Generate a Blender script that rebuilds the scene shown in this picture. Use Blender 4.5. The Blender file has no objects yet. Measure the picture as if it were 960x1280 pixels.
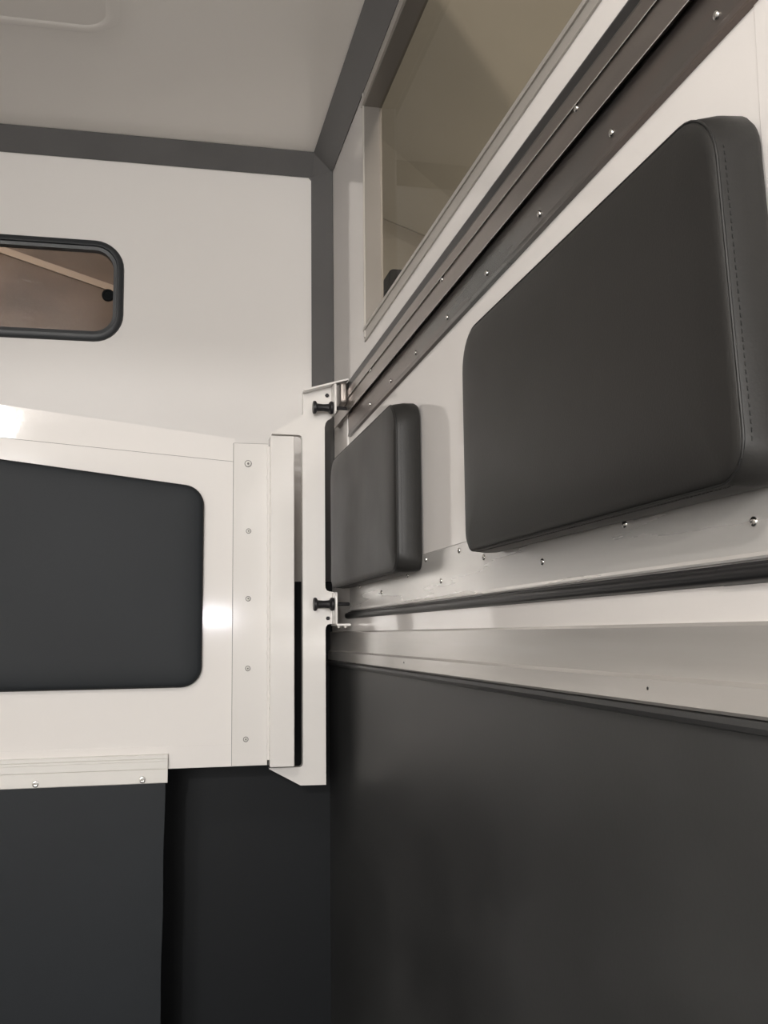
import bpy, bmesh, math, random
from mathutils import Vector, Matrix
random.seed(4)
C = bpy.context.scene.collection
sc = bpy.context.scene

# ------------------------------------------------------------------ camera
CZ = 1.3
def _cam():
    a, b, c = -0.22001284, 0.11681335, 0.01070051
    M = (Matrix.Rotation(a, 3, 'Z') @ Matrix.Rotation(b, 3, 'X') @ Matrix.Rotation(c, 3, 'Y'))
    right, fwd, up = M.col[0], M.col[1], M.col[2]
    R = Matrix((right, up, -fwd)).transposed()
    cd = bpy.data.cameras.new('camera')
    cd.sensor_fit = 'VERTICAL'
    cd.sensor_height = 36.0
    cd.lens = 1294.07 / 1280 * 36.0
    cd.clip_start = 0.02
    o = bpy.data.objects.new('camera', cd)
    o.matrix_world = Matrix.Translation((0, 0, CZ)) @ R.to_4x4()
    C.objects.link(o)
    sc.camera = o
_cam()

# ------------------------------------------------------------------ world, lights, exposure
w = bpy.data.worlds.new('world'); sc.world = w; w.use_nodes = True
w.node_tree.nodes['Background'].inputs[0].default_value = (0.80, 0.85, 0.90, 1)
w.node_tree.nodes['Background'].inputs[1].default_value = 0.30
sc.view_settings.view_transform = 'Standard'
sc.view_settings.look = 'None'
sc.view_settings.gamma = 1
sc.view_settings.exposure = 0.0

def light(name, loc, target, power, size, col, shape='DISK', size_y=None, spread=None):
    l = bpy.data.lights.new(name, 'AREA'); l.energy = power; l.shape = shape; l.size = size
    if size_y: l.size_y = size_y
    if spread: l.spread = spread
    l.color = col
    o = bpy.data.objects.new(name, l); o.location = loc
    o.rotation_euler = (Vector(target) - Vector(loc)).to_track_quat('-Z', 'Y').to_euler()
    C.objects.link(o)
LAMP = (-0.70, -0.30, 2.47)
_l = bpy.data.lights.new('ceiling_lamp_light', 'POINT'); _l.energy = 31; _l.shadow_soft_size = 0.05; _l.color = (1.0, 0.955, 0.905)
_o = bpy.data.objects.new('ceiling_lamp_light', _l); _o.location = LAMP; C.objects.link(_o)
light('shed_strip_light', (0.48, -3.2, 1.43), (0.3, 2.3, 1.43), 8, 0.60, (0.93, 0.94, 1.0), 'RECTANGLE', 0.06)
light('shed_floodlight_light', (-1.25, -4.9, 2.52), (-0.2, 2.4, 1.6), 90, 0.16, (1.0, 0.97, 0.945))
light('rear_soft_fill', (-1.35, -3.5, 1.62), (0.1, 2.2, 1.5), 132, 1.7, (1.0, 0.975, 0.95), 'RECTANGLE', 1.0)  # unseen broad fill added behind the box to even out the side wall
light('shed_overhead_fill', (0.8, -3.2, 4.3), (0.5, -3.2, 0), 200, 1.0, (1.0, 0.96, 0.92))  # invented overhead source, added to light the shed
light('shed_front_fill', (2.6, 4.3, 2.2), (1.7, 6.2, 4.3), 24, 0.5, (1.0, 0.95, 0.86))  # added source that brightens the view through the side window
light('board_fill', (-2.4, 3.3, 3.6), (-0.5, 4.5, 2.9), 60, 0.3, (1.0, 0.94, 0.86))  # added source that brightens the boards behind the small window

# ------------------------------------------------------------------ materials
def mat(name, col, rough=0.5, metal=0.0, spec=0.5, bump=None, var=None, coat=0.0, aniso=None):
    """bump = (scale, strength, distance); var = (scale, amount, stretch) colour variation; all procedural"""
    m = bpy.data.materials.new(name); m.use_nodes = True
    nt = m.node_tree; b = nt.nodes['Principled BSDF']
    b.inputs['Base Color'].default_value = (*col, 1)
    b.inputs['Roughness'].default_value = rough
    b.inputs['Metallic'].default_value = metal
    b.inputs['Specular IOR Level'].default_value = spec
    b.inputs['Coat Weight'].default_value = coat
    b.inputs['Coat Roughness'].default_value = 0.06
    tc = nt.nodes.new('ShaderNodeTexCoord')
    if var:
        mp = nt.nodes.new('ShaderNodeMapping'); mp.inputs['Scale'].default_value = var[2]
        n = nt.nodes.new('ShaderNodeTexNoise'); n.inputs['Scale'].default_value = var[0]; n.inputs['Detail'].default_value = 6
        r = nt.nodes.new('ShaderNodeValToRGB')
        a = var[1]
        r.color_ramp.elements[0].position = 0.3; r.color_ramp.elements[1].position = 0.7
        r.color_ramp.elements[0].color = (*[c * (1 - a) for c in col], 1)
        r.color_ramp.elements[1].color = (*[min(1, c * (1 + a)) for c in col], 1)
        nt.links.new(tc.outputs['Object'], mp.inputs['Vector']); nt.links.new(mp.outputs[0], n.inputs['Vector'])
        nt.links.new(n.outputs['Fac'], r.inputs[0]); nt.links.new(r.outputs[0], b.inputs['Base Color'])
        if len(var) > 3:
            mr = nt.nodes.new('ShaderNodeMapRange')
            mr.inputs[3].default_value = rough - var[3]; mr.inputs[4].default_value = rough + var[3]
            nt.links.new(n.outputs['Fac'], mr.inputs[0]); nt.links.new(mr.outputs[0], b.inputs['Roughness'])
    if bump:
        n2 = nt.nodes.new('ShaderNodeTexNoise'); n2.inputs['Scale'].default_value = bump[0]; n2.inputs['Detail'].default_value = 3
        bp = nt.nodes.new('ShaderNodeBump'); bp.inputs['Strength'].default_value = bump[1]; bp.inputs['Distance'].default_value = bump[2]
        nt.links.new(tc.outputs['Object'], n2.inputs['Vector']); nt.links.new(n2.outputs['Fac'], bp.inputs['Height'])
        nt.links.new(bp.outputs[0], b.inputs['Normal'])
    return m

one = (1, 1, 1)
M_wall = mat('white_gelcoat', (0.81, 0.78, 0.755), 0.07, spec=0.27, bump=(2.5, 0.05, 0.01))
M_front = mat('white_satin_wall', (0.755, 0.73, 0.705), 0.42, spec=0.4, var=(2.0, 0.012, one))
M_ceil = mat('white_ceiling_sheet', (0.91, 0.875, 0.83), 0.20, spec=0.4, bump=(3.0, 0.04, 0.01))
M_powder = mat('white_powder_coat', (0.77, 0.745, 0.715), 0.09, spec=0.45, bump=(110, 0.07, 0.002))
M_panel = mat('white_enamel_panel', (0.83, 0.80, 0.77), 0.08, spec=0.45, bump=(60, 0.05, 0.002))
M_extr = mat('white_extrusion', (0.76, 0.74, 0.70), 0.3, spec=0.4)
M_grey = mat('dark_grey_trim', (0.115, 0.113, 0.112), 0.45, var=(8, 0.06, one, 0.06))
M_rub = mat('black_rubber', (0.043, 0.0435, 0.0435), 0.46, spec=0.36, var=(2.3, 0.30, (1, 1, 1.6), 0.10), bump=(180, 0.10, 0.001))
M_rub2 = mat('black_wall_rubber', (0.0045, 0.0060, 0.0078), 0.55, spec=0.28, var=(4, 0.10, one), bump=(180, 0.10, 0.001))
M_flap = mat('charcoal_rubber_flap', (0.0105, 0.0138, 0.0172), 0.58, spec=0.34, var=(5, 0.10, one), bump=(250, 0.12, 0.001))
M_vinyl = mat('charcoal_vinyl', (0.018, 0.0175, 0.0165), 0.46, spec=0.32, var=(9, 0.10, one, 0.06), bump=(420, 0.16, 0.0008))
M_vinyl2 = mat('slate_vinyl', (0.018, 0.021, 0.024), 0.6, spec=0.3, var=(4, 0.06, one), bump=(420, 0.12, 0.0008))
M_thread = mat('charcoal_thread', (0.010, 0.010, 0.010), 0.55)
M_alu = mat('brushed_aluminium', (0.64, 0.615, 0.585), 0.25, metal=0.5, var=(3.0, 0.12, (1, 0.35, 6), 0.06))
M_plate = mat('satin_aluminium', (0.82, 0.80, 0.77), 0.26, metal=0.5, var=(3.0, 0.08, (1, 0.35, 6), 0.07))
M_rail = mat('worn_dark_aluminium', (0.33, 0.30, 0.28), 0.30, metal=0.9, var=(3.5, 0.18, (1, 0.6, 5), 0.08))
M_frame = mat('anodised_frame', (0.27, 0.25, 0.23), 0.4, metal=0.6, var=(4, 0.05, one))
M_flange = mat('pale_anodised_flange', (0.50, 0.475, 0.44), 0.42, metal=0.4, var=(4, 0.05, one))
M_steel = mat('bright_steel', (0.72, 0.71, 0.69), 0.16, metal=1.0)
M_seal = mat('black_seal_rubber', (0.014, 0.014, 0.015), 0.36, spec=0.35)
M_wframe = mat('black_window_frame', (0.020, 0.023, 0.026), 0.45)
M_plast = mat('black_plastic', (0.016, 0.015, 0.017), 0.42, spec=0.3)
M_rim = mat('dark_rim_grey', (0.20, 0.19, 0.18), 0.5)  # plain dark grey for rivet rims and thin edge lines
M_void = mat('matt_black', (0.006, 0.007, 0.008), 0.8, spec=0.15)
M_strip = mat('strip_painted_reflection', (0.20, 0.185, 0.175), 0.30, metal=0.8, var=(3.5, 0.18, (1, 0.6, 5), 0.08))  # brown-grey metal, dark reflections of pads and floor put into its colour
for _n in M_strip.node_tree.nodes:
    if _n.type == 'VALTORGB':
        _n.color_ramp.elements[0].color = (0.16, 0.17, 0.17, 1); _n.color_ramp.elements[1].color = (0.24, 0.195, 0.175, 1)
M_boards = mat('brown_boards', (0.23, 0.19, 0.16), 0.8, var=(2.2, 0.35, (1, 1, 2)), bump=(12, 0.3, 0.01))
M_pole = mat('pale_timber', (0.62, 0.54, 0.45), 0.7)
M_shed = mat('olive_cream_sheet', (0.42, 0.385, 0.325), 0.8, var=(0.9, 0.08, one))
M_shed2 = mat('pale_grey_wall', (0.46, 0.425, 0.37), 0.85, var=(1.0, 0.05, one))
M_conc = mat('concrete', (0.30, 0.29, 0.27), 0.8, var=(3, 0.12, one))
M_floor = mat('rubber_floor_mat', (0.030, 0.030, 0.031), 0.6, bump=(90, 0.4, 0.003))

def glass(name, tint, ior=1.45):
    m = bpy.data.materials.new(name); m.use_nodes = True; nt = m.node_tree
    nt.nodes.remove(nt.nodes['Principled BSDF']); out = nt.nodes['Material Output']
    t = nt.nodes.new('ShaderNodeBsdfTransparent'); t.inputs[0].default_value = (*tint, 1)
    g = nt.nodes.new('ShaderNodeBsdfGlossy'); g.inputs['Roughness'].default_value = 0.04
    f = nt.nodes.new('ShaderNodeFresnel'); f.inputs[0].default_value = ior
    mx = nt.nodes.new('ShaderNodeMixShader')
    ge = nt.nodes.new('ShaderNodeNewGeometry'); sb = nt.nodes.new('ShaderNodeMath'); sb.operation = 'SUBTRACT'; sb.inputs[0].default_value = 1
    mu = nt.nodes.new('ShaderNodeMath'); mu.operation = 'MULTIPLY'
    nt.links.new(ge.outputs['Backfacing'], sb.inputs[1]); nt.links.new(f.outputs[0], mu.inputs[0]); nt.links.new(sb.outputs[0], mu.inputs[1])
    nt.links.new(mu.outputs[0], mx.inputs[0]); nt.links.new(t.outputs[0], mx.inputs[1]); nt.links.new(g.outputs[0], mx.inputs[2])
    nt.links.new(mx.outputs[0], out.inputs[0])
    return m
M_smoke = glass('smoked_acrylic', (0.72, 0.66, 0.62))
M_smoke2 = glass('side_acrylic', (0.86, 0.83, 0.78), 1.06)
M_emit = bpy.data.materials.new('lamp_diffuser'); M_emit.use_nodes = True
_b = M_emit.node_tree.nodes['Principled BSDF']
_b.inputs['Emission Color'].default_value = (1, 0.93, 0.85, 1); _b.inputs['Emission Strength'].default_value = 18

# ------------------------------------------------------------------ helpers
def link(name, bm, m, parent=None, smooth=False, label=None):
    me = bpy.data.meshes.new(name)
    bmesh.ops.recalc_face_normals(bm, faces=bm.faces)
    bm.to_mesh(me); bm.free()
    me.materials.append(m)
    if smooth:
        for p in me.polygons: p.use_smooth = True
        me.set_sharp_from_angle(angle=math.radians(35))
    o = bpy.data.objects.new(name, me); C.objects.link(o)
    if parent is not None:
        o.parent = parent
        o.matrix_parent_inverse = Matrix.Translation(parent.location).inverted()
    if label: o['label'] = label
    return o
def thing(name, label, cat, loc, group=None):
    o = bpy.data.objects.new(name, None); o.location = loc; o.empty_display_size = 0.05; C.objects.link(o)
    return tag(o, label, cat, group)
def tag(o, label, cat, group=None):
    o['label'] = label; o['category'] = cat
    if group: o['group'] = group
    return o
def struct(o): o['kind'] = 'structure'; return o

def bm_box(x0, x1, y0, y1, z0, z1, bev=0.0, seg=2, bm=None):
    b = bmesh.new()
    v = [b.verts.new((x, y, z)) for x in (x0, x1) for y in (y0, y1) for z in (z0, z1)]
    for f in ((0,1,3,2),(4,6,7,5),(0,4,5,1),(2,3,7,6),(0,2,6,4),(1,5,7,3)): b.faces.new([v[i] for i in f])
    bmesh.ops.recalc_face_normals(b, faces=b.faces)
    if bev: bmesh.ops.bevel(b, geom=b.edges[:], offset=bev, segments=seg, affect='EDGES', profile=0.5)
    return b
def join(bm, other):
    me = bpy.data.meshes.new('t'); other.to_mesh(me); other.free(); bm.from_mesh(me); bpy.data.meshes.remove(me); return bm
def prism(pts, axis, a0, a1, bev=0.0):
    """closed 2D outline swept along an axis: 'x' pts=(y,z); 'y' pts=(x,z); 'z' pts=(x,y)"""
    f = {'x': lambda p, a: (a, p[0], p[1]), 'y': lambda p, a: (p[0], a, p[1]), 'z': lambda p, a: (p[0], p[1], a)}[axis]
    b = bmesh.new(); n = len(pts)
    A = [b.verts.new(f(p, a0)) for p in pts]; B = [b.verts.new(f(p, a1)) for p in pts]
    b.faces.new(A); b.faces.new(B[::-1])
    for i in range(n): b.faces.new([A[i], B[i], B[(i+1) % n], A[(i+1) % n]])
    b.normal_update()
    if not bev: bmesh.ops.triangulate(b, faces=[q for q in b.faces if len(q.verts) > 4], ngon_method='EAR_CLIP')
    bmesh.ops.recalc_face_normals(b, faces=b.faces)
    if bev:
        es = [e for e in b.edges if len(e.link_faces) == 2 and e.calc_face_angle(0) > 0.4]
        bmesh.ops.bevel(b, geom=es, offset=bev, segments=2, affect='EDGES', profile=0.5)
    return b
def lathe(prof, axis, origin, seg=20):
    """prof = [(along, radius)...] revolved about an axis"""
    b = bmesh.new(); rings = []
    for h, r in prof:
        ring = []
        for k in range(seg):
            t = 2 * math.pi * k / seg; c, s = r * math.cos(t), r * math.sin(t)
            p = {'x': (h, c, s), 'y': (c, h, s), 'z': (c, s, h)}[axis]
            ring.append(b.verts.new((p[0] + origin[0], p[1] + origin[1], p[2] + origin[2])))
        rings.append(ring)
    for A, B in zip(rings, rings[1:]):
        for k in range(seg): b.faces.new([A[k], A[(k+1) % seg], B[(k+1) % seg], B[k]])
    b.faces.new(rings[0]); b.faces.new(rings[-1])
    return b
def rounded(corners, radii, seg=8, inset=0.0):
    """rounded convex polygon (counter-clockwise corners), optionally inset by a distance; ring size does not change with inset"""
    n = len(corners); V = [Vector(c) for c in corners]
    L = []
    for i in range(n):
        d = (V[(i+1) % n] - V[i]).normalized(); nr = Vector((-d.y, d.x)); L.append((V[i] + nr * inset, d))
    P = []
    for i in range(n):
        (p, d), (q, e) = L[i-1], L[i]
        den = d.x * e.y - d.y * e.x
        t = ((q - p).x * e.y - (q - p).y * e.x) / den
        P.append(p + d * t)
    out = []
    for i in range(n):
        r = max(radii[i] - inset, 0.004)
        d0 = (P[i-1] - P[i]).normalized(); d1 = (P[(i+1) % n] - P[i]).normalized()
        half = d0.angle(d1) / 2
        tl = r / math.tan(half); c = P[i] + (d0 + d1).normalized() * (r / math.sin(half))
        a, bb = P[i] + d0 * tl - c, P[i] + d1 * tl - c
        ang = a.angle_signed(bb)   # clockwise positive
        for k in range(seg + 1):
            t = -ang * k / seg
            out.append(c + Vector((a.x * math.cos(t) - a.y * math.sin(t), a.x * math.sin(t) + a.y * math.cos(t))))
    return out
def tube(path, r, seg=6, closed=True):
    b = bmesh.new(); n = len(path); rings = []
    for i in range(n):
        p = Vector(path[i]); t = (Vector(path[(i+1) % n]) - Vector(path[i-1])) if closed or 0 < i < n-1 else (Vector(path[min(i+1, n-1)]) - Vector(path[max(i-1, 0)]))
        t.normalize(); u = t.orthogonal()
        ref = Vector((0, 0, 1)) if abs(t.z) < 0.9 else Vector((1, 0, 0))
        u = t.cross(ref).normalized(); v = t.cross(u)
        rr = r(i) if callable(r) else r
        rings.append([p + u * rr * math.cos(2*math.pi*k/seg) + v * rr * math.sin(2*math.pi*k/seg) for k in range(seg)])
    # align rings to keep the tube from twisting
    for i in range(1, n):
        best = min(range(seg), key=lambda s: (rings[i][s] - rings[i-1][0]).length)
        rings[i] = rings[i][best:] + rings[i][:best]
        if (rings[i][1] - rings[i-1][1]).length > (rings[i][-1] - rings[i-1][1]).length: rings[i] = [rings[i][0]] + rings[i][1:][::-1]
    R = [[b.verts.new(q) for q in ring] for ring in rings]
    for i in range(n if closed else n - 1):
        A, B = R[i], R[(i+1) % n]
        s = 0
        if closed and i == n - 1: s = min(range(seg), key=lambda s: (rings[0][s] - rings[i][0]).length)
        for k in range(seg): b.faces.new([A[k], A[(k+1) % seg], B[(k+1+s) % seg], B[(k+s) % seg]])
    if not closed: b.faces.new(R[0]); b.faces.new(R[-1])
    return b
def holed(outer, inner, f, thick):
    """plate with a hole; f maps (u, v, depth) to 3D"""
    b = bmesh.new()
    def loop(pts):
        vs = [b.verts.new(f(p[0], p[1], 0)) for p in pts]
        return [b.edges.new((vs[i], vs[(i+1) % len(vs)])) for i in range(len(vs))]
    es = loop(outer) + (loop(inner) if inner else [])
    bmesh.ops.triangle_fill(b, edges=es, use_beauty=True)
    d = Vector(f(0, 0, thick)) - Vector(f(0, 0, 0))
    r = bmesh.ops.extrude_face_region(b, geom=b.faces[:])
    bmesh.ops.translate(b, verts=[e for e in r['geom'] if isinstance(e, bmesh.types.BMVert)], vec=d)
    return b
def ring_frame(corners, radii, prof, f, seg=8):
    """closed frame: prof = [(inset, height)...] closed loop of a cross-section swept round a rounded polygon"""
    b = bmesh.new(); R = []
    for ins, h in prof:
        R.append([b.verts.new(f(p.x, p.y, h)) for p in rounded(corners, radii, seg, ins)])
    n = len(R[0])
    for j in range(len(R)):
        A, B = R[j], R[(j+1) % len(R)]
        for k in range(n): b.faces.new([A[k], A[(k+1) % n], B[(k+1) % n], B[k]])
    return b

def pad_meshes(corners, radii, t, f, puff=0.006, seg=8, square=1.0):
    """upholstered pad: boxing (side), seam bead, face cushion"""
    side = bmesh.new(); R = []
    for ins, h in ((0.004, 0), (0.001, t * 0.12), (0.0, t * 0.5), (0.0015, t * 0.86), (0.004, t * 0.985)):
        k = square + (1 - square) * (h / t) ** 1.3
        R.append([side.verts.new(f(p.x, p.y, h)) for p in rounded(corners, [max(.012, q * k) for q in radii], seg, ins)])
    n = len(R[0])
    for A, B in zip(R, R[1:]):
        for k in range(n): side.faces.new([A[k], A[(k+1) % n], B[(k+1) % n], B[k]])
    side.faces.new(R[0]); side.faces.new(R[-1])
    face = bmesh.new(); R = []
    for ins, h in ((0.004, t * 0.80), (0.0035, t * 0.97), (0.006, t + 0.0012), (0.012, t + 0.45 * puff), (0.024, t + 0.8 * puff), (0.045, t + puff), (0.07, t + puff * 1.08)):
        R.append([face.verts.new(f(p.x, p.y, h)) for p in rounded(corners, radii, seg, ins)])
    for A, B in zip(R, R[1:]):
        for k in range(n): face.faces.new([A[k], A[(k+1) % n], B[(k+1) % n], B[k]])
    face.faces.new(R[-1]); face.faces.new(R[0])
    ln = rounded(corners, radii, seg, 0.0022)
    bead = tube([f(p.x, p.y, t * 0.955) for p in ln], 0.0011, 6)
    # stitches on the boxing, a short dash every 6 mm
    st = bmesh.new(); L = rounded(corners, radii, seg, 0.0009)
    acc = 0.0
    for i in range(len(L)):
        a, bq = L[i], L[(i+1) % len(L)]; d = bq - a; ln_ = d.length
        if ln_ < 1e-5: continue
        d = d / ln_; nr = Vector((d.y, -d.x)); s = (0.006 - acc) % 0.006
        while s < ln_:
            p = a + d * s
            q = [p - d * 0.0016, p + d * 0.0016]
            vs = []
            for hh in (t * 0.80, t * 0.80 + 0.0008):
                for pp in q:
                    for o_ in (-0.0003, 0.0003): vs.append(st.verts.new(f(*(pp + nr * o_), hh)))
            for fc in ((0,1,3,2),(4,6,7,5),(0,4,5,1),(2,3,7,6),(0,2,6,4),(1,5,7,3)): st.faces.new([vs[i_] for i_ in fc])
            s += 0.006
        acc = (acc + ln_) % 0.006
    return side, face, bead, st
def make_pad(root, corners, radii, t, f, m, puff=0.006, square=1.0):
    side, face, bead, st = pad_meshes(corners, radii, t, f, puff, 8, square)
    link('pad_side', side, m, root, True)
    link('pad_face', face, m, root, True)
    link('seam', bead, M_thread, root, True)
    o = link('stitching', st, M_thread, root); o['kind'] = 'stuff'

W, D, H = 0.4435, 2.60, 2.551
XL, YB = -1.25, -1.15
S = 0.048
rect = lambda a, b, c, d: [(a, c), (b, c), (b, d), (a, d)]
fy = lambda y: (lambda u, v, d: (u, y - d, v))       # faces the camera (towards -y)
fx = lambda x: (lambda u, v, d: (x - d, u, v))       # faces the room (towards -x)

# ------------------------------------------------------------------ setting: the box body
FW = dict(c=rect(-0.70, -0.0824, 2.0275, 2.2885), r=[0.072] * 4)
w1 = struct(link('wall_front', holed(rect(XL - .03, W + .03, 0, H + .03), rounded(FW['c'], FW['r'], 8, 0.012), lambda u, v, d: (u, D + d, v), 0.03), M_front))
SW = (0.62, 2.137, 1.962, 2.466)
SZ = lambda y: 1.9615 + .007 * (2.137 - y)       # the sill runs very slightly out of level
SB = lambda y: 1.930 + .0138 * (2.15 - y)
w2 = struct(link('wall_right', holed(rect(YB - .03, D, 0, H + .03), [(SW[0], SZ(SW[0])), (SW[1], SZ(SW[1])), (SW[1], SW[3]), (SW[0], SW[3])], lambda u, v, d: (W + d, u, v), 0.034), M_wall))
struct(link('wall_left', bm_box(XL - .03, XL, YB - .03, D, 0, H + .03), M_front))
struct(link('ceiling', bm_box(XL, W, YB - .03, D, H, H + .03), M_ceil))
struct(link('floor', bm_box(XL, W, YB - .03, D, -0.03, 0.0), M_floor))
struct(link('wall_back', holed(rect(XL, W, 0, H), rect(-1.15, 0.435, 0.02, 2.25), lambda u, v, d: (u, YB - d, v), 0.03), M_front))

# dark grey corner trims, set across the corners at 45 degrees
b = bmesh.new()
cc, cf, cs = (W - S, D - S, H), (W - S, D, H - S), (W, D - S, H - S)
t = 0.004
def poly(bm, pts): bm.faces.new([bm.verts.new(p) for p in pts])
nf = Vector((0, -1, -1)).normalized() * t; ns = Vector((-1, 0, -1)).normalized() * t; npst = Vector((-1, -1, 0)).normalized() * t
def slab(pts, n):
    bm = bmesh.new()
    A = [bm.verts.new(Vector(p)) for p in pts]; B = [bm.verts.new(Vector(p) + n) for p in pts]
    bm.faces.new(A); bm.faces.new(B[::-1])
    for i in range(len(pts)): bm.faces.new([A[i], B[i], B[(i+1) % len(pts)], A[(i+1) % len(pts)]])
    bmesh.ops.recalc_face_normals(bm, faces=bm.faces)
    return bm
e = 0.0008
b = slab([(XL, D - S, H), cc, cf, (XL, D, H - S)], nf)
struct(link('trim_1', b, M_grey))
b = slab([(W - S, D, 1.432), cf, cs, (W, D - S, 1.432)], npst)
join(b, slab([cc, cf, cs], Vector((-1, -1, -1)).normalized() * t))
join(b, slab([cf, (W - S - 0.011, D, H - S), (W - S, D, H - S - 0.013)], Vector((0, -t, 0))))
struct(link('trim_2', b, M_grey))
struct(link('trim_3', slab([cc, (W - S, YB, H), (W, YB, H - S), cs], ns), M_grey))

# wall skins between the rails: two white sheets meeting at a joint
for a, bb in ((0.6585, 2.333), (-0.9, 0.6575)):
    link('wall_sheet', bm_box(W - (0.0034 if a > 0 else 0.0040), W, a, bb, 1.425, 1.78), M_wall, w2)
link('wall_sheet', bm_box(W - 0.007, W, 2.335, 2.388, 1.43, 1.80, 0.001, 1), M_wall, w2, label='narrow white lip beside the far pad')
link('wall_sheet', bm_box(W - 0.004, W, -0.9, 2.5, 1.30, 1.335, 0.0008, 1), M_wall, w2)

# ------------------------------------------------------------------ window in the front wall
win = struct(link('window_1', ring_frame(FW['c'], FW['r'], [(0, 0), (0.002, 0.006), (0.008, 0.010), (0.016, 0.010), (0.0175, 0.004), (0.026, 0.003), (0.026, -0.02), (0.013, -0.02), (0.013, 0)], fy(D)), M_wframe, None, True))
pc = rounded(FW['c'], FW['r'], 8, 0.024)
link('window_pane', holed(pc, None, lambda u, v, d: (u, D + 0.012 + d, v), 0.004), M_smoke, win, label='smoked brown acrylic pane')
link('latch_knob', lathe([(0, .0135), (-.002, .0155), (-.007, .0155), (-.009, .0135), (-.009, .0105), (-.0065, .009)], 'y', (-0.1209, D + .012, 2.1508), 24), M_void, win, True, label='round black push knob')

# ------------------------------------------------------------------ long window in the side wall
y0, y1, z0, z1 = SW
sw = bpy.data.objects.new('window_2', None); sw.location = (W, y1, z0); C.objects.link(sw); struct(sw)
bar = lambda n, bm, lab=None: link(n, bm, M_frame, sw, label=lab)
barf = lambda n, bm: link(n, bm, M_flange, sw, label='pale flat flange of the frame')
bar('window_jamb', bm_box(W - .0015, W + .038, y1 - .0025, y1 + .0005, z0 - .001, z1 + .001))
bar('window_jamb', bm_box(W - .0015, W + .038, y0 - .0005, y0 + .0025, z0, z1))
bar('window_head', bm_box(W - .0015, W + .038, y0, y1, z1 - .002, z1 + .001))
bar('window_sill', slab([(W - .0015, y0, SZ(y0) - .001), (W - .0015, y1, SZ(y1) - .001), (W - .0015, y1, SZ(y1) + .002), (W - .0015, y0, SZ(y0) + .002)], Vector((.0395, 0, 0))))
barf('frame_flange', prism([(W, z1 + .001), (W, z1 + .030), (W - .003, z1 + .030), (W - .003, z1 + .018), (W - .0055, z1 + .015), (W - .0055, z1 + .001)], 'y', y0 - .02, y1 + .012))
fl = lambda ta, tb, fa, fb, x: slab([(W, y0 - .02, fa(y0 - .02) + ta), (W, y1 + .012, fa(y1 + .012) + ta), (W, y1 + .012, fb(y1 + .012) + tb), (W, y0 - .02, fb(y0 - .02) + tb)], Vector((-x, 0, 0)))
barf('frame_flange', join(fl(-.001, -.008, SZ, SZ, .0055), fl(-.008, 0, SZ, SB, .0030)))
barf('frame_flange', prism([(W, y1), (W - .005, y1), (W - .005, y1 + .005), (W - .003, y1 + .007), (W - .003, y1 + .014), (W, y1 + .014)], 'z', z0 - .024, z1 + .030))
link('window_pane', bm_box(W + .033, W + .037, y0, y1, z0, z1), M_smoke2, sw, label='grey-olive tinted side pane')

# ------------------------------------------------------------------ ceiling: raised hatch and lamp
hc = rect(-0.70, -0.082, 1.50, 2.112)
o = link('roof_hatch', ring_frame(hc, [0.08] * 4, [(0.0, 0), (0.006, 0.0012), (0.014, 0.0018), (0.022, 0.0012), (0.028, 0.0)], lambda u, v, d: (u, v, H - d)), M_ceil, None, True)
tag(o, 'raised rounded white outline of a hatch pressed in the ceiling', 'hatch')
lt = thing('ceiling_lamp', 'small round lamp on the white ceiling above the stall', 'lamp', (LAMP[0], LAMP[1], H))
link('lamp_base', lathe([(0, .06), (-.014, .06), (-.018, .05)], 'z', (LAMP[0], LAMP[1], H), 32), M_frame, lt, True)
link('diffuser', lathe([(0, .028), (-.010, .028), (-.012, .02)], 'z', (LAMP[0], LAMP[1], H - .018), 32), M_emit, lt, True)

# ------------------------------------------------------------------ fasteners
def dome_me(r, h, name='rivet'):
    b = lathe([(0, r), (h * .35, r), (h * .75, r * .8), (h, r * .42)], 'z', (0, 0, 0), 12); return b
_cache = {}
def fastener(kind, loc, nrm, parent, m, name='rivet'):
    """kind: 'dome' (r,h) or 'socket' (r,h)"""
    if kind not in _cache:
        k, r, h = kind
        if k == 'dome': b = lathe([(0, r), (h * .4, r * .97), (h * .8, r * .75), (h, r * .35)], 'z', (0, 0, 0), 12)
        else: b = lathe([(0, r), (h * .5, r * .97), (h * .9, r * .8), (h, r * .6), (h * .95, r * .44), (h * .25, r * .38)], 'z', (0, 0, 0), 14)
        o = link(name, b, m, parent, True); _cache[kind] = o
    else:
        o = _cache[kind].copy(); o.name = name; C.objects.link(o); o.parent = parent
        o.matrix_parent_inverse = Matrix.Translation(parent.location).inverted()
    if o.data.materials[0] != m:
        o.data = o.data.copy(); o.data.materials[0] = m
    o.location = loc; o.rotation_euler = Vector(nrm).to_track_quat('Z', 'Y').to_euler()
    return o

# ------------------------------------------------------------------ upper rail on the side wall
ra = thing('hinge_rail', 'long dark aluminium rail running diagonally up under the side window', 'rail', (W, 1.2, 1.885))
zt = lambda P: [(x, 1.3 + (z + .004 - 1.3) * x / W) for x, z in P]
up = zt([(W, 1.887), (W - .012, 1.887), (W - .0155, 1.8835), (W - .0145, 1.8675), (W - .0160, 1.8662), (W - .0145, 1.865), (W - .0145, 1.8315), (W - .0158, 1.8300), (W - .0140, 1.8285), (W - .0110, 1.8265), (W - .006, 1.825), (W, 1.812)])
link('channel', prism(up, 'y', -0.9, 2.47), M_rail, ra, label='fluted upper channel')
for zz in (1.8662, 1.8299):  # lines of paler metal standing in for highlights on the ridges
    link('ridge_highlight', prism(zt([(W - .0155, zz + .0007), (W - .0170, zz + .0004), (W - .0170, zz - .0004), (W - .0155, zz - .0007)]), 'y', -0.9, 2.46), M_plate, ra, label='thin raised line, its highlight put into a paler metal')
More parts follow.
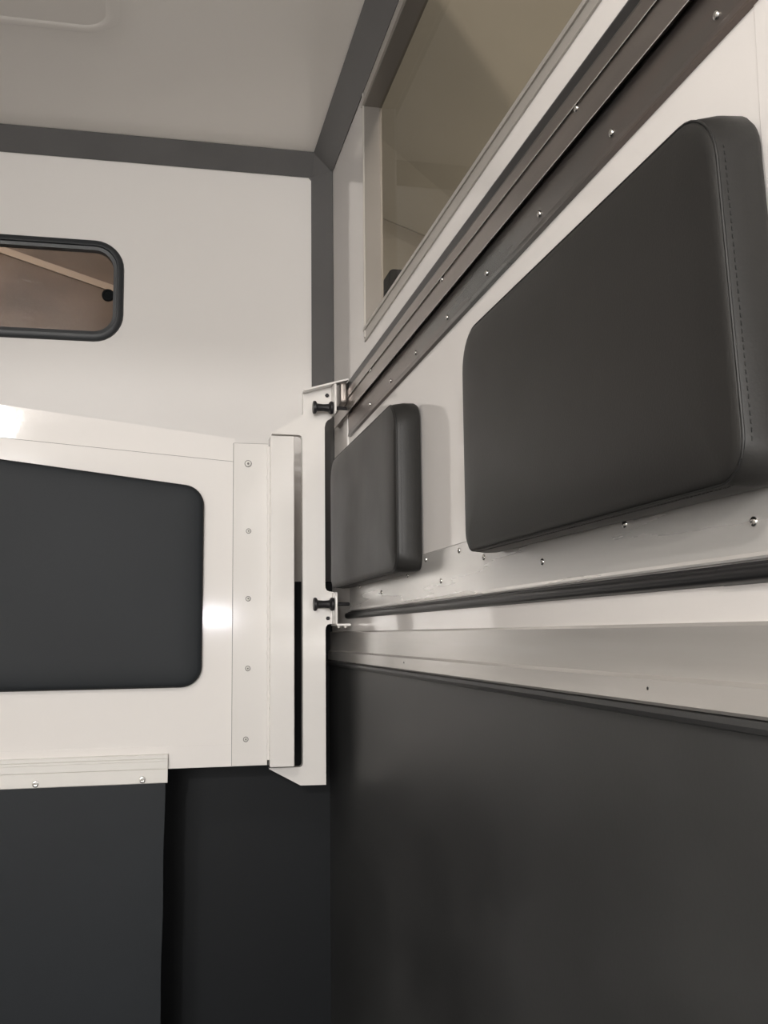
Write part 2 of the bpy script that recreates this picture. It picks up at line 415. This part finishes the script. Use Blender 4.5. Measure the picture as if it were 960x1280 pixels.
link('riveted_strip', prism(zt([(W, 1.812), (W - .0065, 1.825), (W - .0085, 1.821), (W - .0075, 1.780), (W - .009, 1.7745), (W - .009, 1.772), (W, 1.760)]), 'y', -0.9, 2.318), M_strip, ra, label='flat lower strip with a row of rivets')
link('gasket', prism(zt([(W, 1.885), (W - .013, 1.884), (W - .013, 1.900), (W - .011, 1.902), (W, 1.902)]), 'y', -0.9, 2.44), M_seal, ra, label='black rubber gasket along the top edge')
for y in [q * .982 for q in (0.517, .7165, .9165, 1.117, 1.318, 1.5155, 1.7155, 1.911, 2.11)]:
    fastener(('dome', .0042, .0026), (W - .0080, y, 1.7850), (-1, 0, 0), ra, M_steel)
for y in [q * .967 for q in (1.00, 1.542, 2.10)]:
    fastener(('dome', .0042, .0026), (W - .0142, y, 1.846), (-1, 0, 0), ra, M_steel)
ra.rotation_euler.x = -0.012

# ------------------------------------------------------------------ lower riveted plate
lp = thing('riveted_plate', 'brushed aluminium strip with zigzag rivets below the two side pads', 'trim', (W, 1.2, 1.35))
link('plate', prism([(W, 1.352), (W - .0065, 1.352), (W - .0075, 1.354), (W - .0065, 1.357), (W - .0065, 1.4285), (W - .0055, 1.4305), (W, 1.4305)], 'y', 0.667, 2.32), M_plate, lp)
link('plate', prism([(W, 1.352), (W - .0065, 1.352), (W - .0075, 1.354), (W - .0065, 1.357), (W - .0065, 1.4285), (W - .0055, 1.4305), (W, 1.4305)], 'y', -0.9, 0.663), M_plate, lp)
for i in range(12):
    fastener(('dome', .0042, .0026), (W - .0063, 2.200 - .2158 * i, 1.401 if i % 2 == 0 else 1.380), (-1, 0, 0), lp, M_steel)
for y in (1.452, 1.6415):
    fastener(('dome', .0042, .0026), (W - .0063, y, 1.4195), (-1, 0, 0), lp, M_steel)

# ------------------------------------------------------------------ rubber seal under the plate
rs = thing('rubber_seal', 'black tubular rubber seal below the riveted strip', 'seal', (W, 1.2, 1.34))
prof = [(W, 1.3505), (W - .003, 1.3505), (W - .004, 1.3475)] + [(W - .006 - .0055 * math.cos(a), 1.3415 + .0062 * math.sin(a)) for a in [math.radians(d) for d in range(80, -100, -20)]] + [(W - .002, 1.334), (W, 1.334)]
link('seal_bulb', prism(prof, 'y', 0.742, 2.36), M_seal, rs, True)
link('seal_bulb', prism([(x - (.002 if x < W - .001 else 0), z) for x, z in prof], 'y', -0.9, 0.739), M_seal, rs, True)

# ------------------------------------------------------------------ kick trim and rubber lining
kt = thing('edge_trim', 'wide pale aluminium trim capping the black rubber side lining', 'trim', (W, 1.2, 1.236))
link('trim_strip', prism([(W, 1.306), (W - .006, 1.306), (W - .008, 1.303), (W - .008, 1.2605), (W - .0125, 1.257), (W - .0125, 1.2375), (W - .010, 1.2345), (W, 1.2345)], 'y', -0.9, 2.585), M_alu, kt)
for y in (0.86, 1.78): fastener(('dome', .0016, .001), (W - .0124, y, 1.249), (-1, 0, 0), kt, M_plast)
lip = thing('rubber_lining', 'black rubber sheet lining the lower side wall', 'lining', (W, 1.2, 0.0))
link('sheet', bm_box(W - .009, W, -1.1, 2.590, 0.0, 1.2335, .002, 2), M_rub, lip)
link('edge_bead', prism([(W - .008, 1.2335), (W - .0155, 1.2335), (W - .017, 1.229), (W - .015, 1.2245), (W - .009, 1.223)], 'y', -1.1, 2.590), M_rub, lip, True)
o = link('rubber_lining', bm_box(XL, W, D - .008, D, 0, 1.432, .002, 2), M_rub2)
tag(o, 'black rubber sheet on the front wall, behind and below the white partition', 'lining')

# ------------------------------------------------------------------ pads on the side wall
rad = [0.05, 0.05, 0.05, 0.05]
XS = W - 0.004
for lab, ya, yb, sk, tk in (('large charcoal vinyl pad, nearest of the two on the side wall', 0.652, 1.288, 0.022, 0.040),
                    ('smaller looking charcoal vinyl pad on the side wall beside the white bracket', 1.660, 2.312, 0.0, 0.043)):
    p = thing('wall_pad', lab, 'pad', (XS, (ya + yb) / 2, 1.39), 'vinyl pads on the side wall')
    za, zb = 1.401, 1.6935
    make_pad(p, [(ya - sk, za), (yb, za), (yb, zb), (ya, zb)], [0.034, 0.030, 0.055, 0.055], tk, lambda u, v, d: (XS - 0.0035 - d, u, v), M_vinyl, 0.005, 0.66)
    link('pad_backing', bm_box(XS - .004, XS, ya + .03, yb - .03, za + .034, zb - .03), M_plast, p)

# ------------------------------------------------------------------ the padded white partition
YP = 2.30
pt = thing('partition', 'white padded stall partition with sloping top, left of the hinge bracket', 'partition', (-0.4, YP, 1.02))
low = lambda x: 1.7237 - 0.0796 * (x + .3233)
top = lambda x: 1.7967 - 0.118 * (x + .3256)
xr = 0.1745
b = prism([(-1.2, 1.020), (0.2480, 1.0185), (0.2480, 1.681), (xr, low(xr)), (-1.2, low(-1.2))], 'y', YP, YP + 0.035)
link('panel', b, M_panel, pt)
b = bmesh.new()
n = 1
X = [-1.2, xr]
rows = [[(x, YP + .0035, low(x) + .0008) for x in X], [(x, YP + .0035 + 0.035 * (top(x) - low(x)), top(x)) for x in X], [(x, YP + .036, top(x) + .0015) for x in X], [(x, YP + .036, low(x)) for x in X]]
V = [[b.verts.new(p) for p in r] for r in rows]
for i in range(4):
    A, B = V[i], V[(i+1) % 4]; b.faces.new([A[0], A[1], B[1], B[0]])
b.faces.new([V[i][0] for i in range(4)]); b.faces.new([V[i][1] for i in range(4)][::-1])
link('sloping_flange', b, M_panel, pt)
link('fold_line', prism([(-1.2, 1.0672), (0.172, 1.0652), (0.172, 1.0195), (-1.2, 1.021)], 'y', YP - .0008, YP), M_panel, pt)
hp = link('hinge_strip', bm_box(0.1715, 0.2475, YP - .004, YP, 1.0190, 1.7260, .0008, 1), M_powder, pt)
link('edge_line', bm_box(0.1706, 0.1716, YP - .0012, YP, 1.0195, 1.7262), M_rim, pt)  # thin grey lines along the strip edges and the fold
link('edge_line', bm_box(0.1716, 0.2475, YP - .0012, YP, 1.7260, 1.7270), M_rim, pt)
link('edge_line', slab([(-1.2, YP, low(-1.2) + .0006), (0.171, YP, low(.171) + .0006), (0.171, YP, low(.171) - .0002), (-1.2, YP, low(-1.2) - .0002)], Vector((0, -.0006, 0))), M_rim, pt)
for i, (x, z) in enumerate(((.2036, 1.6801), (.2052, 1.5289), (.205, 1.3792), (.2048, 1.2273), (.2012, 1.0754))):
    fastener(('socket', .0068, .0035) if i == 0 else ('socket', .0046, .003), (x, YP - .004, z), (0, -1, 0), pt, M_extr)
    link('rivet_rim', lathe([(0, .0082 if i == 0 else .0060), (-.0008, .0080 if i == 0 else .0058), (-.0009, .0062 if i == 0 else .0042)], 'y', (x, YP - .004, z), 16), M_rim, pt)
link('hinge_tube', bm_box(0.2522, 0.3059, YP - .016, YP + .03, 1.0150, 1.7435, .0025, 3), M_powder, pt)
pth = [(0.2500 + .0008 * math.sin(i * 2.1) , YP - .003, 1.03 + i * .010) for i in range(70)]
link('weld_bead', tube(pth, lambda i: .0030 + .0016 * math.sin(i * 1.7) ** 2 + (.0014 if i > 55 else 0) * abs(math.sin(i * .9)), 8, False), M_powder, pt, True)
make_pad(pt, [(-1.05, 1.186), (0.1055, 1.1895), (0.1070, 1.6240), (-1.05, 1.765)], [0.05, 0.045, 0.045, 0.05], 0.016, lambda u, v, d: (u, YP - d, v), M_vinyl2, 0.006)
# white extrusion that clamps the hanging rubber flap
ye = YP
ex = [(ye, 1.0505), (ye - .012, 1.0505), (ye - .0135, 1.049), (ye - .0135, 1.0425), (ye - .0118, 1.0415), (ye - .0135, 1.0405), (ye - .0135, 1.0365), (ye - .0125, 1.036), (ye - .0135, 1.0355), (ye - .0135, 1.0215), (ye - .0105, 1.0208), (ye - .0125, 1.0195), (ye - .0125, 0.9925), (ye - .011, 0.991), (ye - .008, 0.991), (ye - .008, 1.020), (ye, 1.020)]
cl = link('flap_clamp', prism(ex, 'x', -1.2, 0.0362), M_extr, pt)
for x in (-0.2314, -0.0156, -.447, -.663, -.879, -1.095):
    s = fastener(('socket', .0072, .004), (x * .995, ye - .0125, 0.9998), (0, -1, 0), cl, M_steel, 'screw')
    s.matrix_parent_inverse = Matrix.Identity(4)
b = bmesh.new()
nx, nz = 2, 20
G = []
for k in range(nz + 1):
    z = 1.018 - k * (1.018 - 0.06) / nz
    off = 0.0015 * math.sin(k * .8)
    G.append([(x, ye - .0082 + .0 * off, z) for x in (-1.18, 0.0315 - .0070 * (1.018 - z) + .0008 * math.sin(k * 1.3))])
A = [[b.verts.new(p) for p in r] for r in G]; B = [[b.verts.new((p[0], p[1] + .0045, p[2])) for p in r] for r in G]
for k in range(nz):
    b.faces.new([A[k][0], A[k][1], A[k+1][1], A[k+1][0]]); b.faces.new([B[k][0], B[k+1][0], B[k+1][1], B[k][1]])
    b.faces.new([A[k][1], B[k][1], B[k+1][1], A[k+1][1]]); b.faces.new([A[k][0], A[k+1][0], B[k+1][0], B[k][0]])
b.faces.new([A[0][0], B[0][0], B[0][1], A[0][1]]); b.faces.new([A[-1][0], A[-1][1], B[-1][1], B[-1][0]])
link('rubber_flap', b, M_flap, pt, label='hanging charcoal rubber flap')
link('pivot_post', bm_box(-1.25, -1.20, YP - .01, YP + .045, 0, 1.95, .004, 2), M_powder, pt, True)

# ------------------------------------------------------------------ white hinge bracket by the side wall
YS = 2.33
br = thing('hinge_bracket', 'tall white C-shaped hinge bracket holding the partition beside the side wall', 'bracket', (0.36, YS, 0.967))
outl = [(.3326, 1.857), (.3326, 1.806), (.3305, 1.8025), (.2615, 1.7585), (.2610, 1.7565), (.3215, 1.7555), (.3275, 1.7535), (.3305, 1.7475), (.3305, 1.0150), (.3290, 1.0105), (.3245, 1.0080), (.2555, 1.0082), (.2560, 1.0060), (.3255, .9680), (.3825, .9672), (.3825, 1.309), (.3835, 1.316), (.3870, 1.3210), (.392, 1.3226), (.4020, 1.3226), (.4020, 1.395), (.3920, 1.3962), (.3860, 1.3985), (.3830, 1.404), (.3825, 1.412), (.3825, 1.775), (.3845, 1.785), (.3890, 1.792), (.3985, 1.7985), (.4020, 1.805), (.4020, 1.8765)]
link('plate', prism(outl, 'y', YS, YS + .022), M_powder, br, True)
link('top_flange', slab([(.3300, YS - .001, 1.8560), (.4330, YS - .001, 1.8855), (.4330, YS - .001, 1.8815), (.3300, YS - .001, 1.8520)], Vector((0, -.034, 0))), M_powder, br)
link('end_flange', prism([(YS + .02, 1.800), (YS + .02, 1.874), (YS - .050, 1.868), (YS - .050, 1.806), (YS - .045, 1.800)], 'x', .3975, .4020, .0010), M_powder, br, True)
link('end_flange', prism([(YS + .02, 1.3226), (YS + .02, 1.393), (YS - .045, 1.393), (YS - .050, 1.388), (YS - .050, 1.3226)], 'x', .3975, .4020, .0010), M_powder, br, True)
link('foot_flange', bm_box(.3990, W - .012, YS - .050, YS + .020, 1.3180, 1.3228, .001, 1), M_powder, br)
for x in (.409, .424):
    link('bolt', lathe([(0, .0045), (-.004, .0045), (-.0055, .003)], 'z', (x, YS - .03, 1.3180), 8), M_steel, br, True)
for z in (1.8505, 1.3355):
    link('bolt', lathe([(0, .0048), (-.004, .0048), (-.0055, .0035)], 'y', (.388, YS, z), 6), M_plast, br)
for z in (1.8150, 1.3665):
    k = link('plunger_knob', lathe([(-.046, .0105), (-.0455, .0140), (-.0435, .0150), (-.040, .0148), (-.0385, .0130), (-.0365, .0092), (-.022, .0082), (-.0100, .0092), (-.0080, .0128), (-.0060, .0148), (-.0015, .0150), (.0, .0140), (0.0, .004)], 'x', (.3965, YS - .030, z), 20), M_plast, br, True)
    link('pin', lathe([(0, .0042), (.030, .0042), (.032, .003)], 'x', (.4005, YS - .030, z), 12), M_plast, k, True)
o = link('latch_catch', bm_box(.412, W - .014, YS - .045, YS + .010, 1.825, 1.874, .006, 2), M_rail)
tag(o, 'small dark catch between the white bracket and the side rail', 'catch')

# ------------------------------------------------------------------ the building outside
struct(link('wall_far', prism([(0.62, 0), (6.0, 0), (6.0, 2.50), (0.62, 4.351)], 'y', 6.5, 6.6), M_shed2))
def ln(y, pts): return [(x, y, z) for x, z in pts]
b = bmesh.new()
cd = [(0.62, 6.5, 4.351), (2.7, 6.5, 3.636), (6.0, 6.5, 2.50)]
ab = [(0.62, 5.8, 4.805), (2.4, 5.8, 3.404), (6.0, 5.8, 2.40)]
tp = [(0.62, -1.5, 6.2), (2.4, -1.5, 6.0), (6.0, -1.5, 5.2)]
for A, B in ((cd, ab), (ab, tp)): poly(b, [A[0], A[1], B[1], B[0]]); poly(b, [A[1], A[2], B[2], B[1]])
b2 = bmesh.new(); join(b2, b)
struct(link('roof_slope', b2, M_shed))
bw = link('wall_boards', bm_box(-4.0, 0.62, 4.5, 4.56, 0, 4.6), M_boards); struct(bw)
o = link('timber_beam', slab([(-2.2, 4.499, 3.43), (0.5, 4.499, 2.60), (0.5, 4.499, 2.571), (-2.2, 4.499, 3.398)], Vector((0, -.012, 0))), M_pole)
tag(o, 'pale slanting beam on the brown wall seen through the small window', 'beam')
cb = thing('black_box', 'small black object outside, at the lower corner of the side window', 'box', (1.10, 4.5, 2.62))
link('body', prism([(1.002, 2.60), (1.30, 2.60), (1.30, 2.975), (1.060, 2.975), (1.045, 2.965), (1.040, 2.90), (1.012, 2.84)], 'y', 4.5, 4.7, .006), M_void, cb)
link('stand', bm_box(1.08, 1.2, 4.54, 4.66, 0, 2.62, .005, 1), M_void, cb)
struct(link('ground', bm_box(-5, 6, -6, 7, -0.25, -0.15), M_conc))
struct(link('wall_rear', bm_box(-5, 6, -6.1, -6, -0.2, 5), M_shed2))
